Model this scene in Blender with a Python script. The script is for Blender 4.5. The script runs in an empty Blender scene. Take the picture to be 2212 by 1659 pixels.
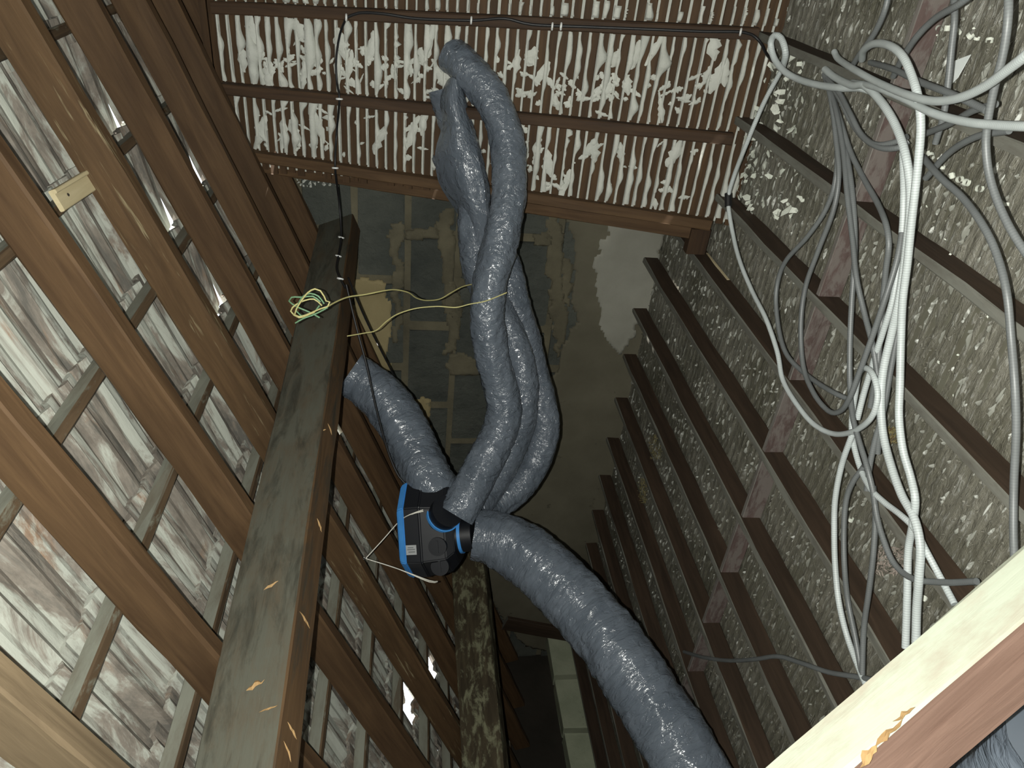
import bpy, bmesh, math, random
from mathutils import Vector, Matrix, noise
random.seed(7)
R = random.random
def U(a, b): return a + (b - a) * R()
scene = bpy.context.scene
COL = scene.collection

# ------------------------------------------------------------------ survey of the loft
# X: across (towards the eaves is -X), Y: along the purlins to the block wall, Z: up.
K = 1.2                       # metres per survey unit
H = 1.278                     # eye height above the ceiling plaster (floor z = 0)
F = 1610.0                    # focal length in pixels of a 2212 x 1659 frame
CX, CY = 1106.0, 829.5
def _nrm(v): return v / v.length
_P = _nrm(Vector((900 - CX, -250 - CY, F)))
_D = Vector((841 - CX, 3226 - CY, F)); _D = _nrm(_D - _P * _D.dot(_P))
_N = _P.cross(_D)
AX, AY, AZ = -_D, _P, (_N if _N.x < 0 else -_N)
def ray(px, py):
    v = Vector((px - CX, py - CY, F))
    return Vector((AX.dot(v), AY.dot(v), AZ.dot(v)))
def W(v): return Vector((K * v[0], K * v[1], K * v[2] + H))
SL = 0.39                     # roof slope dz/dx
def on_z(px, py, z): d = ray(px, py); return W(d * (z / d.z))
def on_y(px, py, y): d = ray(px, py); return W(d * (y / d.y))
def on_x(px, py, x): d = ray(px, py); return W(d * (x / d.x))
def on_roof(px, py, a): d = ray(px, py); return W(d * (a / (d.z - SL * d.x)))
WB, WT = Vector((0, 2.31, -1.0)), Vector((0, 2.635, 0.6))   # foot and head of the lath wall
_wt = (WT - WB); WL = _wt.length; WU = _wt / WL
WN = Vector((0, -WU.z, WU.y))                                # normal, to the loft
def on_wall(px, py, off=0.0):
    d = ray(px, py); c = WN.dot(WB) + off
    return W(d * (c / WN.dot(d)))
def wall(x, t, off=0.0): return W(WB + Vector((x, 0, 0)) + WU * t + WN * off)
def roof(x, y, a): return W((x, y, a + SL * x))

# ------------------------------------------------------------------ camera, light, exposure
cam = bpy.data.cameras.new('camera'); camo = bpy.data.objects.new('camera', cam); COL.objects.link(camo)
cx = Vector((AX.x, AY.x, AZ.x)); cy = Vector((AX.y, AY.y, AZ.y)); cz = Vector((AX.z, AY.z, AZ.z))
camo.matrix_world = Matrix(((cx.x, -cy.x, -cz.x, 0), (cx.y, -cy.y, -cz.y, 0), (cx.z, -cy.z, -cz.z, H), (0, 0, 0, 1)))
cam.sensor_width = 36.0; cam.lens = 36.0 * F / 2212.0; cam.clip_start = 0.02
scene.camera = camo
scene.view_settings.view_transform = 'Standard'; scene.view_settings.look = 'None'
scene.view_settings.gamma = 1.0; scene.view_settings.use_curve_mapping = False
scene.view_settings.exposure = 0.0
world = bpy.data.worlds.new('sky'); scene.world = world; world.use_nodes = True
bg = world.node_tree.nodes['Background']; bg.inputs[0].default_value = (0.85, 0.93, 1.0, 1); bg.inputs[1].default_value = 2.5
sun = bpy.data.lights.new('sun', 'SUN'); sun.energy = 26.0; sun.angle = 0.01; sun.color = (1, .95, .88)
suno = bpy.data.objects.new('sun', sun); COL.objects.link(suno)
suno.rotation_euler = Vector((0.95, 0.10, -0.34)).to_track_quat('-Z', 'Y').to_euler()
fl = bpy.data.lights.new('phone_flash', 'POINT'); fl.energy = 235.0; fl.shadow_soft_size = 0.005; fl.color = (1.0, 1.0, 0.93)
flo = bpy.data.objects.new('phone_flash', fl); COL.objects.link(flo)
flo.location = Vector((0, 0, H)) - cx * 0.045 - cz * 0.0
hl = bpy.data.lights.new('fill_light', 'AREA'); hl.energy = 26.0; hl.size = 0.8; hl.color = (0.95, 1.0, 0.93)
hlo = bpy.data.objects.new('fill_light', hl); COL.objects.link(hlo)      # added fill lamp low behind the camera, no known source there
hlo.location = (0.25, -0.75, 0.05); hlo.rotation_euler = (math.radians(180 - 20), 0, 0)

# ------------------------------------------------------------------ materials
def new_mat(name):
    m = bpy.data.materials.new(name); m.use_nodes = True
    nt = m.node_tree; b = nt.nodes['Principled BSDF']; return m, nt, b
class G:
    """tiny node-graph helper"""
    def __init__(s, nt): s.nt = nt; s.L = nt.links
    def n(s, t, **kw):
        x = s.nt.nodes.new(t)
        for k, v in kw.items(): setattr(x, k, v)
        return x
    def put(s, sock, v):
        if hasattr(v, 'is_output'): s.L.new(v, sock)
        elif isinstance(v, (tuple, list)) and len(v) == 3 and sock.type == 'RGBA': sock.default_value = (*v, 1)
        else: sock.default_value = v
    def coord(s, which='Object', rnd=True, scale=(1, 1, 1)):
        o = s.n('ShaderNodeTexCoord').outputs[which]
        if rnd:
            oi = s.n('ShaderNodeObjectInfo'); mm = s.n('ShaderNodeVectorMath', operation='MULTIPLY_ADD')
            cb = s.n('ShaderNodeCombineXYZ')
            for i in range(3): s.L.new(oi.outputs['Random'], cb.inputs[i])
            s.L.new(cb.outputs[0], mm.inputs[0]); mm.inputs[1].default_value = (37, 53, 71); s.L.new(o, mm.inputs[2]); o = mm.outputs[0]
        v = s.n('ShaderNodeVectorMath', operation='MULTIPLY'); s.L.new(o, v.inputs[0]); v.inputs[1].default_value = scale
        return v.outputs[0]
    def noise(s, vec, scale=5, detail=4, rough=.55, dist=0):
        x = s.n('ShaderNodeTexNoise'); s.L.new(vec, x.inputs['Vector'])
        x.inputs['Scale'].default_value = scale; x.inputs['Detail'].default_value = detail
        x.inputs['Roughness'].default_value = rough; x.inputs['Distortion'].default_value = dist
        return x.outputs['Fac']
    def ramp(s, f, *stops):
        x = s.n('ShaderNodeValToRGB'); s.L.new(f, x.inputs[0]); e = x.color_ramp.elements
        while len(e) < len(stops): e.new(0.5)
        for el, (p, c) in zip(e, stops):
            el.position = p; el.color = (c, c, c, 1) if not isinstance(c, tuple) else (*c, 1)
        return x.outputs[0]
    def mix(s, f, a, b):
        x = s.n('ShaderNodeMix', data_type='RGBA'); s.put(x.inputs[0], f); s.put(x.inputs[6], a); s.put(x.inputs[7], b)
        return x.outputs[2]
    def math(s, op, a, b=0.0):
        x = s.n('ShaderNodeMath', operation=op); s.put(x.inputs[0], a); s.put(x.inputs[1], b); return x.outputs[0]
    def bump(s, h, b, strength=.5, dist=.01):
        x = s.n('ShaderNodeBump'); s.L.new(h, x.inputs['Height']); x.inputs['Strength'].default_value = strength
        x.inputs['Distance'].default_value = dist; s.L.new(x.outputs[0], b.inputs['Normal'])
    def upness(s):
        g = s.n('ShaderNodeNewGeometry'); d = s.n('ShaderNodeVectorMath', operation='DOT_PRODUCT')
        s.L.new(g.outputs['True Normal'], d.inputs[0]); d.inputs[1].default_value = (0, 0, 1); return d.outputs['Value']

def wood(name, dark, light, dust=None, dust_amt=.9, thr=.25, rough=.7, worn=None, patch=None, patch_lo=.5, over=None):
    m, nt, b = new_mat(name); g = G(nt)
    c = g.coord(scale=(1.2, 14, 14)); grain = g.noise(c, 3.0, 5, .6, .6)
    c2 = g.coord(scale=(.6, 3, 3)); big = g.noise(c2, 2.0, 3)
    col = g.mix(g.ramp(grain, (.3, 0.0), (.72, 1.0)), dark, light)
    col = g.mix(g.ramp(big, (.42, 0.0), (.75, .55)), col, tuple(x * .55 for x in dark))
    if patch:
        c3 = g.coord(scale=(3.2, 8, 8)); pf = g.noise(c3, 2.6, 8, .72, .4)
        col = g.mix(g.ramp(pf, (patch_lo, 0.0), (patch_lo + .1, .9)), col, patch)
    if worn:
        c3 = g.coord(scale=(1.5, 22, 22)); wf = g.noise(c3, 2.0, 4, .7, .3)
        col = g.mix(g.ramp(wf, (.60, 0.0), (.68, .85)), col, worn)
    if dust:
        up = g.upness(); fn = g.noise(g.coord(scale=(1.6, 5, 5)), 4, 6, .7)
        f = g.math('MULTIPLY', g.ramp(up, (thr, 0.0), (thr + .15, 1.0)), g.ramp(fn, (.30, dust_amt * .50), (.58, dust_amt)))
        col = g.mix(f, col, dust)
    if over:
        of = g.noise(g.coord(scale=(1.4, 6, 6)), 3.0, 7, .7, .5)
        col = g.mix(g.ramp(of, (.50, 0.0), (.66, .8)), col, over)
        col = g.mix(g.ramp(g.noise(g.coord(scale=(9, 30, 30)), 2.5, 4, .7), (.68, 0.0), (.74, .7)), col, tuple(x * 3.2 for x in over))
    nt.links.new(col, b.inputs['Base Color']); b.inputs['Roughness'].default_value = rough
    b.inputs['Specular IOR Level'].default_value = .25
    g.bump(grain, b, .35, .004)
    return m
DUST = (.25, .255, .22)
M_RAFT = wood('rafter_wood', (.056, .031, .0145), (.104, .061, .029), DUST, .8, .55)
M_RAFTW = wood('rafter_wood_worn', (.056, .032, .0145), (.108, .064, .030), DUST, .8, .55, worn=(.23, .19, .11))
M_RAFTL = wood('rafter_wood_pale', (.10, .072, .042), (.175, .130, .078), None)
M_PURL = wood('purlin_wood', (.060, .034, .016), (.108, .064, .030), (.088, .088, .068), 1.0, .12, over=(.033, .032, .024))
M_MOSS = wood('mossy_wood', (.034, .026, .016), (.085, .068, .040), None, patch=(.20, .20, .125), patch_lo=.50)
M_JOIST = wood('joist_wood', (.030, .020, .013), (.062, .040, .026), (.150, .150, .128), 1.0, .3)
M_NOG = wood('nogging_wood', (.078, .054, .048), (.130, .092, .084), (.15, .14, .125), 1.0, .3, patch=(.155, .135, .122), patch_lo=.45)
M_LATH = wood('lath_wood', (.042, .024, .012), (.086, .048, .022), None)
M_STUD = wood('stud_wood', (.034, .020, .012), (.066, .038, .020), None)
M_BATT = wood('batten_wood', (.052, .034, .019), (.105, .070, .040), (.185, .19, .155), 1.0, .12, patch=(.13, .13, .10), patch_lo=.55)
M_NEW = wood('fresh_pine', (.44, .37, .22), (.55, .47, .30), None)
M_BRACE = wood('brace_wood', (.155, .092, .068), (.245, .155, .118), (.265, .285, .225), 1.0, .05)
M_SPLIT = wood('split_wood', (.24, .145, .06), (.34, .22, .10), None)
M_ORANGE = wood('knot_wood', (.30, .13, .03), (.42, .20, .05), None)

def mat_tile():
    m, nt, b = new_mat('clay_tile'); g = G(nt)
    n1 = g.noise(g.coord(scale=(1.5, 6, 5)), 2.2, 7, .68, .7)
    n2 = g.noise(g.coord(scale=(2.0, 4, 4)), 1.8, 5, .6, .8)
    n3 = g.noise(g.coord(scale=(5, 9, 9)), 2.4, 6, .7, 0)
    col = g.mix(g.ramp(n3, (.35, 0.0), (.7, 1.0)), (.130, .112, .092), (.215, .190, .158))
    col = g.mix(g.ramp(n2, (.60, 0.0), (.70, .7)), col, (.21, .122, .068))
    col = g.mix(g.ramp(n1, (.36, .8), (.45, 0.0)), col, (.075, .072, .062))
    col = g.mix(g.ramp(n1, (.47, 0.0), (.56, .92)), col, (.345, .36, .315))
    nt.links.new(col, b.inputs['Base Color']); b.inputs['Roughness'].default_value = .85
    g.bump(g.mix(.5, n1, n3), b, .6, .01); return m
M_TILE = mat_tile()

def mat_rough(name, c1, c2, scale=6, c3=None, thr=.6, bump=.5, bd=.01, rough=.9, detail=6):
    m, nt, b = new_mat(name); g = G(nt)
    v = g.coord(); a = g.noise(v, scale, detail, .6); d = g.noise(v, scale * 5, 5, .7)
    col = g.mix(g.ramp(a, (.3, 0.0), (.7, 1.0)), c1, c2)
    if c3: col = g.mix(g.ramp(d, (thr, 0.0), (thr + .06, .9)), col, c3)
    nt.links.new(col, b.inputs['Base Color']); b.inputs['Roughness'].default_value = rough
    b.inputs['Specular IOR Level'].default_value = .2
    g.bump(d, b, bump, bd); return m
M_BLOCK = mat_rough('concrete_block_mat', (.050, .056, .050), (.098, .104, .088), 3.5, (.17, .17, .15), .68, 1.0, .02)
M_MORTAR = mat_rough('mortar_mat', (.088, .080, .055), (.165, .148, .098), 5, (.09, .08, .06), .66, .8, .012)
M_RENDER = mat_rough('render_mat', (.105, .096, .068), (.165, .152, .110), 2.2, (.07, .065, .048), .66, .5, .01)
M_PATCH = mat_rough('pale_render_mat', (.25, .245, .205), (.34, .335, .285), 2.5, (.18, .175, .15), .68, .35, .01)
M_YPATCH = mat_rough('ochre_mortar_mat', (.25, .205, .105), (.34, .28, .15), 4, (.18, .16, .10), .64, .6, .01)
M_PALEBLK = mat_rough('pale_block_mat', (.27, .30, .21), (.38, .40, .29), 5, (.15, .15, .11), .66, .6, .008)
M_PLAS = mat_rough('plaster_key_mat', (.42, .43, .39), (.56, .57, .52), 5, (.27, .27, .245), .66, .8, .008)
def mat_floor():
    m, nt, b = new_mat('dusty_ceiling_mat'); g = G(nt); v = g.coord(rnd=False)
    a = g.noise(v, 2.6, 6, .65); c = g.noise(v, 38, 5, .7); st = g.noise(g.coord(rnd=False, scale=(14, 60, 30)), 1.6, 5, .65, .6)
    col = g.mix(g.ramp(a, (.32, 0.0), (.68, 1.0)), (.092, .088, .062), (.205, .196, .162))
    col = g.mix(g.ramp(st, (.56, 0.0), (.66, .8)), col, (.33, .33, .30))
    col = g.mix(g.ramp(st, (.34, .7), (.42, 0.0)), col, (.075, .070, .053))
    col = g.mix(g.ramp(c, (.66, 0.0), (.72, .8)), col, (.30, .31, .28))
    nt.links.new(col, b.inputs['Base Color']); b.inputs['Roughness'].default_value = .36; b.inputs['Specular IOR Level'].default_value = .55
    g.bump(g.mix(.5, st, c), b, 1.0, .012); return m
M_FLPLAS = mat_floor()
M_NIB = mat_rough('dusty_nib_mat', (.15, .15, .125), (.31, .315, .28), 3.0, (.55, .56, .52), .56, .6, .004, .32)
M_FLLATH = wood('dusty_lath_wood', (.055, .045, .03), (.11, .098, .07), (.125, .122, .092), .95, .3)
M_FLAKE = mat_rough('white_flake_mat', (.55, .58, .50), (.70, .72, .64), 8, None)
M_DARK = mat_rough('near_black_mat', (.02, .018, .014), (.035, .03, .024), 3)  # plain near-black for shell walls, backing boards and small discs
M_YFLUFF = mat_rough('yellow_fluff_mat', (.12, .10, .045), (.25, .22, .10), 9, (.11, .07, .035), .55)
M_PFLUFF = mat_rough('pink_fluff_mat', (.20, .17, .145), (.32, .27, .235), 9)

def mat_duct():
    m, nt, b = new_mat('foil_duct_plastic'); g = G(nt)
    uv = g.n('ShaderNodeUVMap').outputs[0]
    def sc(x, y, z=1):
        v = g.n('ShaderNodeVectorMath', operation='MULTIPLY'); nt.links.new(uv, v.inputs[0]); v.inputs[1].default_value = (x, y, z); return v.outputs[0]
    a = g.noise(sc(24, 5.5), 1.8, 3, .6, 1.6); c = g.noise(sc(52, 13), 1.5, 2, .55, 2.0); d = g.noise(sc(9, 2), 1.2, 2)
    vo = g.n('ShaderNodeTexVoronoi'); nt.links.new(sc(58, 17), vo.inputs['Vector']); vo.inputs['Scale'].default_value = 1.0; vo.inputs['Randomness'].default_value = 1.0
    h0 = g.math('ADD', g.math('MULTIPLY', g.ramp(a, (.30, 0.0), (.5, .85), (.62, 1.0)), .8), g.math('MULTIPLY', c, .3))
    h = g.math('ADD', g.math('MULTIPLY', h0, .75), g.math('MULTIPLY', vo.outputs['Distance'], .55))
    col = g.mix(g.ramp(d, (.3, 0.0), (.7, 1.0)), (.084, .101, .124), (.122, .142, .170))
    nt.links.new(col, b.inputs['Base Color']); b.inputs['Roughness'].default_value = .16
    b.inputs['Specular IOR Level'].default_value = .6
    g.bump(h, b, .55, .011); return m
M_DUCT = mat_duct()
def mat_conduit(name, c, amp=.45, pitch=170):
    m, nt, b = new_mat(name); g = G(nt)
    uv = g.n('ShaderNodeUVMap').outputs[0]; sx = g.n('ShaderNodeSeparateXYZ'); nt.links.new(uv, sx.inputs[0])
    s = g.math('SINE', g.math('MULTIPLY', sx.outputs[0], pitch * 6.283))
    h = g.math('ADD', g.math('MULTIPLY', s, .5), .5)
    dn = g.noise(g.coord(), 9, 4)
    base = g.mix(g.ramp(dn, (.35, 0.0), (.7, .6)), c, tuple(x * .62 for x in c))
    col = g.mix(g.math('MULTIPLY', h, amp), base, tuple(x * .45 for x in c))
    nt.links.new(col, b.inputs['Base Color']); b.inputs['Roughness'].default_value = .45
    return m
M_CWHITE = mat_conduit('white_conduit_plastic', (.54, .585, .58))
M_CGREY = mat_conduit('grey_conduit_plastic', (.15, .16, .16), .3)
def plain(name, c, rough=.5, spec=.5, metal=0.0):
    m, nt, b = new_mat(name); g = G(nt)
    n = g.noise(g.coord(), 14, 3)
    nt.links.new(g.mix(g.ramp(n, (.35, 0.0), (.75, 1.0)), tuple(x * .85 for x in c), c), b.inputs['Base Color'])
    b.inputs['Roughness'].default_value = rough; b.inputs['Specular IOR Level'].default_value = spec; b.inputs['Metallic'].default_value = metal
    return m
M_BLACK = plain('black_plastic', (.006, .007, .010), .45)
M_BLUE = plain('blue_plastic', (.06, .27, .66), .4)
M_LABEL = plain('paper_label', (.34, .35, .35), .7)
M_PRINT = plain('label_print', (.14, .15, .15), .7)
M_CABLE = plain('black_cable_plastic', (.008, .008, .009), .5)
M_CLIP = plain('white_clip_plastic', (.75, .76, .74), .5)
M_STRING = plain('white_string', (.72, .70, .62), .8)
M_EARTHY = plain('yellow_wire_plastic', (.50, .46, .20), .5)
M_EARTHG = plain('green_wire_plastic', (.16, .30, .17), .5)
M_CARD = plain('white_card', (.70, .74, .72), .7)
M_HOOK = plain('hook_steel', (.4, .4, .38), .4, .5, .8)

# ------------------------------------------------------------------ object helpers
def link(name, me, mat=None, parent=None):
    o = bpy.data.objects.new(name, me); COL.objects.link(o)
    if mat: 
        if isinstance(mat, (list, tuple)):
            for x in mat: me.materials.append(x)
        elif not me.materials: me.materials.append(mat)
    if parent: 
        o.parent = parent; o.matrix_parent_inverse = parent.matrix_basis.inverted()
    return o
def mesh(name, v, f, smooth=False):
    me = bpy.data.meshes.new(name); me.from_pydata([tuple(x) for x in v], [], f); me.update()
    if smooth: me.polygons.foreach_set('use_smooth', [True] * len(me.polygons))
    return me
def empty(name, loc):
    o = bpy.data.objects.new(name, None); o.empty_display_size = .1; COL.objects.link(o); o.location = loc; return o
def tag(o, label, cat, group=None):
    o['label'] = label; o['category'] = cat
    if group: o['group'] = group
    return o
def struct(o): o['kind'] = 'structure'; return o
ORD = ['first', 'second', 'third', 'fourth', 'fifth', 'sixth', 'seventh', 'eighth', 'ninth', 'tenth', 'eleventh', 'twelfth', 'thirteenth', 'fourteenth', 'fifteenth', 'sixteenth']

def timber_mesh(L, w, h, jit=.0025, n=None, bev=.004):
    """sawn timber along local x, centred, with softened uneven arrises"""
    n = n or max(2, int(L / .18)); V = []; Fc = []
    b = min(bev, w * .2, h * .2)
    prof = [(-w/2+b, -h/2), (w/2-b, -h/2), (w/2, -h/2+b), (w/2, h/2-b), (w/2-b, h/2), (-w/2+b, h/2), (-w/2, h/2-b), (-w/2, -h/2+b)]
    s = U(0, 50)
    for i in range(n + 1):
        x = -L/2 + L * i / n
        dy = (noise.noise((x * 1.3, s, 0)) ) * jit; dz = noise.noise((x * 1.3, 0, s)) * jit
        for k, (y, z) in enumerate(prof):
            e = noise.noise((x * 6, k * 3.1, s)) * jit
            V.append((x, y + dy + e, z + dz + e))
    for i in range(n):
        for k in range(8):
            a, c = i * 8 + k, i * 8 + (k + 1) % 8
            Fc.append((a, c, c + 8, a + 8))
    Fc.append(tuple(range(7, -1, -1))); Fc.append(tuple(n * 8 + k for k in range(8)))
    return mesh('timber', V, Fc)
def frame(p0, p1, up):
    x = (p1 - p0); L = x.length; x = x / L
    z = up - x * up.dot(x); z.normalize(); y = z.cross(x)
    mid = (p0 + p1) / 2
    return Matrix(((x.x, y.x, z.x, mid.x), (x.y, y.y, z.y, mid.y), (x.z, y.z, z.z, mid.z), (0, 0, 0, 1))), L
def timber(name, p0, p1, w, h, up, mat, parent=None, jit=.0025, bev=.004):
    Mx, L = frame(p0, p1, up)
    o = link(name, timber_mesh(L, w, h, jit, None, bev), mat); o.matrix_world = Mx
    if parent: o.parent = parent; o.matrix_parent_inverse = parent.matrix_basis.inverted()
    return o
def spline(pts, step):
    P = [Vector(p) for p in pts]; P = [P[0] * 2 - P[1]] + P + [P[-1] * 2 - P[-2]]; out = []
    for i in range(1, len(P) - 2):
        a, b, c, d = P[i-1], P[i], P[i+1], P[i+2]; n = max(1, int((c - b).length / step))
        for k in range(n):
            t = k / n
            out.append(.5 * ((2*b) + (c - a) * t + (2*a - 5*b + 4*c - d) * t*t + (3*b - a - 3*c + d) * t**3))
    out.append(P[-2]); return out
def tube_mesh(pts, rad, seg=10, step=.03, disp=None, cap=True):
    """tube along a spline, UV = (metres along, 0..1 round); rad may be a function of 0..1"""
    C = spline(pts, step); n = len(C); V = []; Fc = []; uv = []; s = 0
    t0 = (C[1] - C[0]).normalized(); ref = Vector((0, 0, 1)) if abs(t0.z) < .9 else Vector((1, 0, 0))
    u = (ref - t0 * ref.dot(t0)).normalized(); S = []
    for i in range(n):
        t = (C[min(i+1, n-1)] - C[max(i-1, 0)]).normalized()
        u = (u - t * u.dot(t)).normalized(); v = t.cross(u)
        if i: s += (C[i] - C[i-1]).length
        S.append(s); r = rad(i / (n - 1)) if callable(rad) else rad
        for k in range(seg):
            a = 2 * math.pi * k / seg; d = u * math.cos(a) + v * math.sin(a)
            rr = r + (disp(s, a, d) if disp else 0)
            V.append(C[i] + d * rr)
    for i in range(n - 1):
        for k in range(seg):
            k2 = (k + 1) % seg
            Fc.append((i*seg+k, i*seg+k2, (i+1)*seg+k2, (i+1)*seg+k))
            uv += [(S[i], k/seg), (S[i], (k+1)/seg), (S[i+1], (k+1)/seg), (S[i+1], k/seg)]
    if cap:
        m_ = len(V); V += V[:seg] + V[(n-1)*seg:n*seg]
        Fc.append(tuple(m_ + k for k in range(seg-1, -1, -1))); uv += [(0, 0)] * seg
        Fc.append(tuple(m_ + seg + k for k in range(seg))); uv += [(S[-1], 0)] * seg
    me = mesh('tube', V, Fc, True)
    if cap: me.polygons[len(Fc)-1].use_smooth = me.polygons[len(Fc)-2].use_smooth = False
    l = me.uv_layers.new(name='UVMap')
    for i, c in enumerate(uv): l.data[i].uv = c
    return me
def prism(axis0, axis1, r0, r1, seg=24):
    return tube_mesh([axis0, (axis0+axis1)/2, axis1], lambda t: r0 + (r1-r0)*t, seg, (axis1-axis0).length/3)
def box_bm(bm, c, ex, ey, ez):
    vs = [bm.verts.new(c + ex*i + ey*j + ez*k) for i in (-1, 1) for j in (-1, 1) for k in (-1, 1)]
    for q in ((0,1,3,2), (4,6,7,5), (0,4,5,1), (2,3,7,6), (0,2,6,4), (1,5,7,3)): bm.faces.new([vs[i] for i in q])
def bm_mesh(bm, name='m', smooth=False):
    me = bpy.data.meshes.new(name); bmesh.ops.recalc_face_normals(bm, faces=bm.faces); bm.to_mesh(me); bm.free()
    if smooth: me.polygons.foreach_set('use_smooth', [True] * len(me.polygons))
    return me
def slab(name, p, ex, ey, ez, mat, parent=None):
    bm = bmesh.new(); box_bm(bm, Vector((0, 0, 0)), ex, ey, ez)
    o = link(name, bm_mesh(bm), mat); o.location = p
    if parent: o.parent = parent; o.matrix_parent_inverse = parent.matrix_basis.inverted()
    return o
XV, YV, ZV = Vector((1, 0, 0)), Vector((0, 1, 0)), Vector((0, 0, 1))
RS = Vector((-1, 0, -SL)).normalized()            # down the slope
RN = Vector((-SL, 0, 1)).normalized()             # out of the roof

# ------------------------------------------------------------------ roof: rafters, purlins, battens, tiles
A_RB, A_RT = .83, .925                            # planes under and over the rafters
ceiling = struct(empty('ceiling', (0, 0, H)))
# parts of the shell out of the frame: the far slope beyond the ridge, gable behind
ridge = roof(1.15, 0, A_RT + .03)
struct(slab('ceiling_right', Vector((ridge.x + .85, 1.2, ridge.z - .33)), Vector((.9, 0, -.36)), YV * 2.9, Vector((.01, 0, .03)), M_TILE))
RAFT_Y = [.655, .97, 1.335, 1.69, 2.02, 2.335, 2.585, 2.895]
rw = .040; rh = (A_RT - A_RB) * K * .932
rl = {7: 'dark brown rafter lying against the block wall', 6: 'dark smoky rafter at the head of the lath wall, second from the block wall',
      5: 'brown rafter third from the block wall, last clear one before the lath wall', 4: 'brown rafter fourth from the block wall, beside the grey duct end',
      3: 'brown rafter with pale worn lower edge, holding the white string', 2: 'brown rafter left of the pale worn one, meeting the purlin halfway',
      1: 'broad brown rafter second nearest the camera', 0: 'pale tan rafter nearest the camera in the lower left corner'}
for i, y in enumerate(RAFT_Y):
    am = (A_RB + A_RT) / 2
    p0, p1 = roof(1.1, y - rw / 2, am), roof(-3.95, y - rw / 2, am)
    o = timber('rafter', p0, p1, rw * K, rh, RN, M_RAFTW if i == 3 else M_RAFTL if i == 0 else M_RAFT, jit=.004, bev=.005)
    tag(o, rl[i], 'rafter', 'rafters under the tiled roof')
BX0, BDX = -.60, .2525
for i in range(-4, 14):
    x = BX0 - BDX * i
    p = roof(x, 0, A_RT) + RN * .023
    q0 = Vector((p.x, .0, p.z)); q1 = Vector((p.x, 2.93 * K, p.z))
    timber('batten', q0, q1, .026, .046, RN, M_BATT, ceiling, .006)
def tile_mesh(seed, chip=0):
    """interlocking clay tile: ribbed across, local x down the slope, y across, z out of the roof"""
    rs = random.Random(seed); n = 18; L = BDX * K * math.sqrt(1 + SL * SL) + .055; w = .232
    V = []; Fc = []
    def prof(t):
        z = .010 * math.cos(t * 2 * math.pi * 2) + .005 * math.cos(t * 2 * math.pi * 5 + .5)
        if t > .93: z += .012
        return z
    cols = [j / n for j in range(n + 1)]
    for side in (0, 1):
        for j, t in enumerate(cols):
            cut = 0
            if chip and t > .35: cut = .05 * (t - .35) / .65 + .012 * rs.random()
            for xx in (-.02, L * .5, L - cut):
                z = prof(t) + (.013 if side else 0) + (xx / L) * .016
                V.append((xx, (t - .5) * w, z + .001 * rs.uniform(-1, 1)))
    N = (n + 1) * 3
    for j in range(n):
        for k in range(2):
            a = j * 3 + k; b = a + 3
            Fc.append((a, a + 1, b + 1, b)); Fc.append((N + a, N + b, N + b + 1, N + a + 1))
        a = j * 3; b = a + 3
        Fc.append((a, b, N + b, N + a)); Fc.append((a + 2, N + a + 2, N + b + 2, b + 2))
    for a in (0, 1): Fc.append((a, N + a, N + a + 1, a + 1))
    for a in (n * 3, n * 3 + 1): Fc.append((a, a + 1, N + a + 1, N + a))
    me = mesh('tile', V, Fc, False); me.materials.append(M_TILE); return me
TM = [tile_mesh(s) for s in range(4)]; TC = [tile_mesh(s, 1) for s in (11, 12)]
GAPS = [(366, 52), (372, 440), (430, 335), (240, 250), (488, 605), (740, 915), (805, 1000), (850, 1080), (858, 1490), (1125, 1440), (1140, 1570), (1000, 1400), (700, 640), (560, 490), (920, 1400)]
gapset = {}
for (px, py) in GAPS:
    p = (on_roof(px, py, A_RT + .03) - Vector((0, 0, H))) / K
    gapset[(math.floor((BX0 - p.x) / BDX) , round(p.y * K / .205))] = 1
rot = Matrix(((RS.x, 0, RN.x), (0, 1, 0), (RS.z, 0, RN.z)))
for i in range(-4, 14):
    for j in range(0, 18):
        x = BX0 - BDX * i; y = .205 * j
        p = roof(x, 0, A_RT) + RN * .034 - RS * .012; p.y = y + .02 * (i % 2)
        gp = gapset.get((i, j)) 
        o = bpy.data.objects.new('tile', random.choice(TC if gp else TM)); COL.objects.link(o)
        tilt = U(-.012, .012) - (.15 if gp else 0)
        o.matrix_world = Matrix.Translation(p + RN * (.004 * (j % 2)+.02)) @ rot.to_4x4() @ Matrix.Rotation(tilt, 4, 'Y') @ Matrix.Rotation(U(-.012, .012), 4, 'Z')
        o.parent = ceiling; o.matrix_parent_inverse = ceiling.matrix_basis.inverted()
# upslope roof beyond the frame, and eaves soffit beyond the tiles
struct(slab('ceiling_ridge', roof(.98, 1.2, A_RT + .05), Vector((.50, 0, .50 * SL)), YV * 3.0, RN * .012, M_TILE))
struct(slab('ceiling_front', roof(-1.2, -1.0, A_RT + .05), Vector((3.6, 0, 3.6 * SL)), YV * 1.03, RN * .012, M_TILE))

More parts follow.
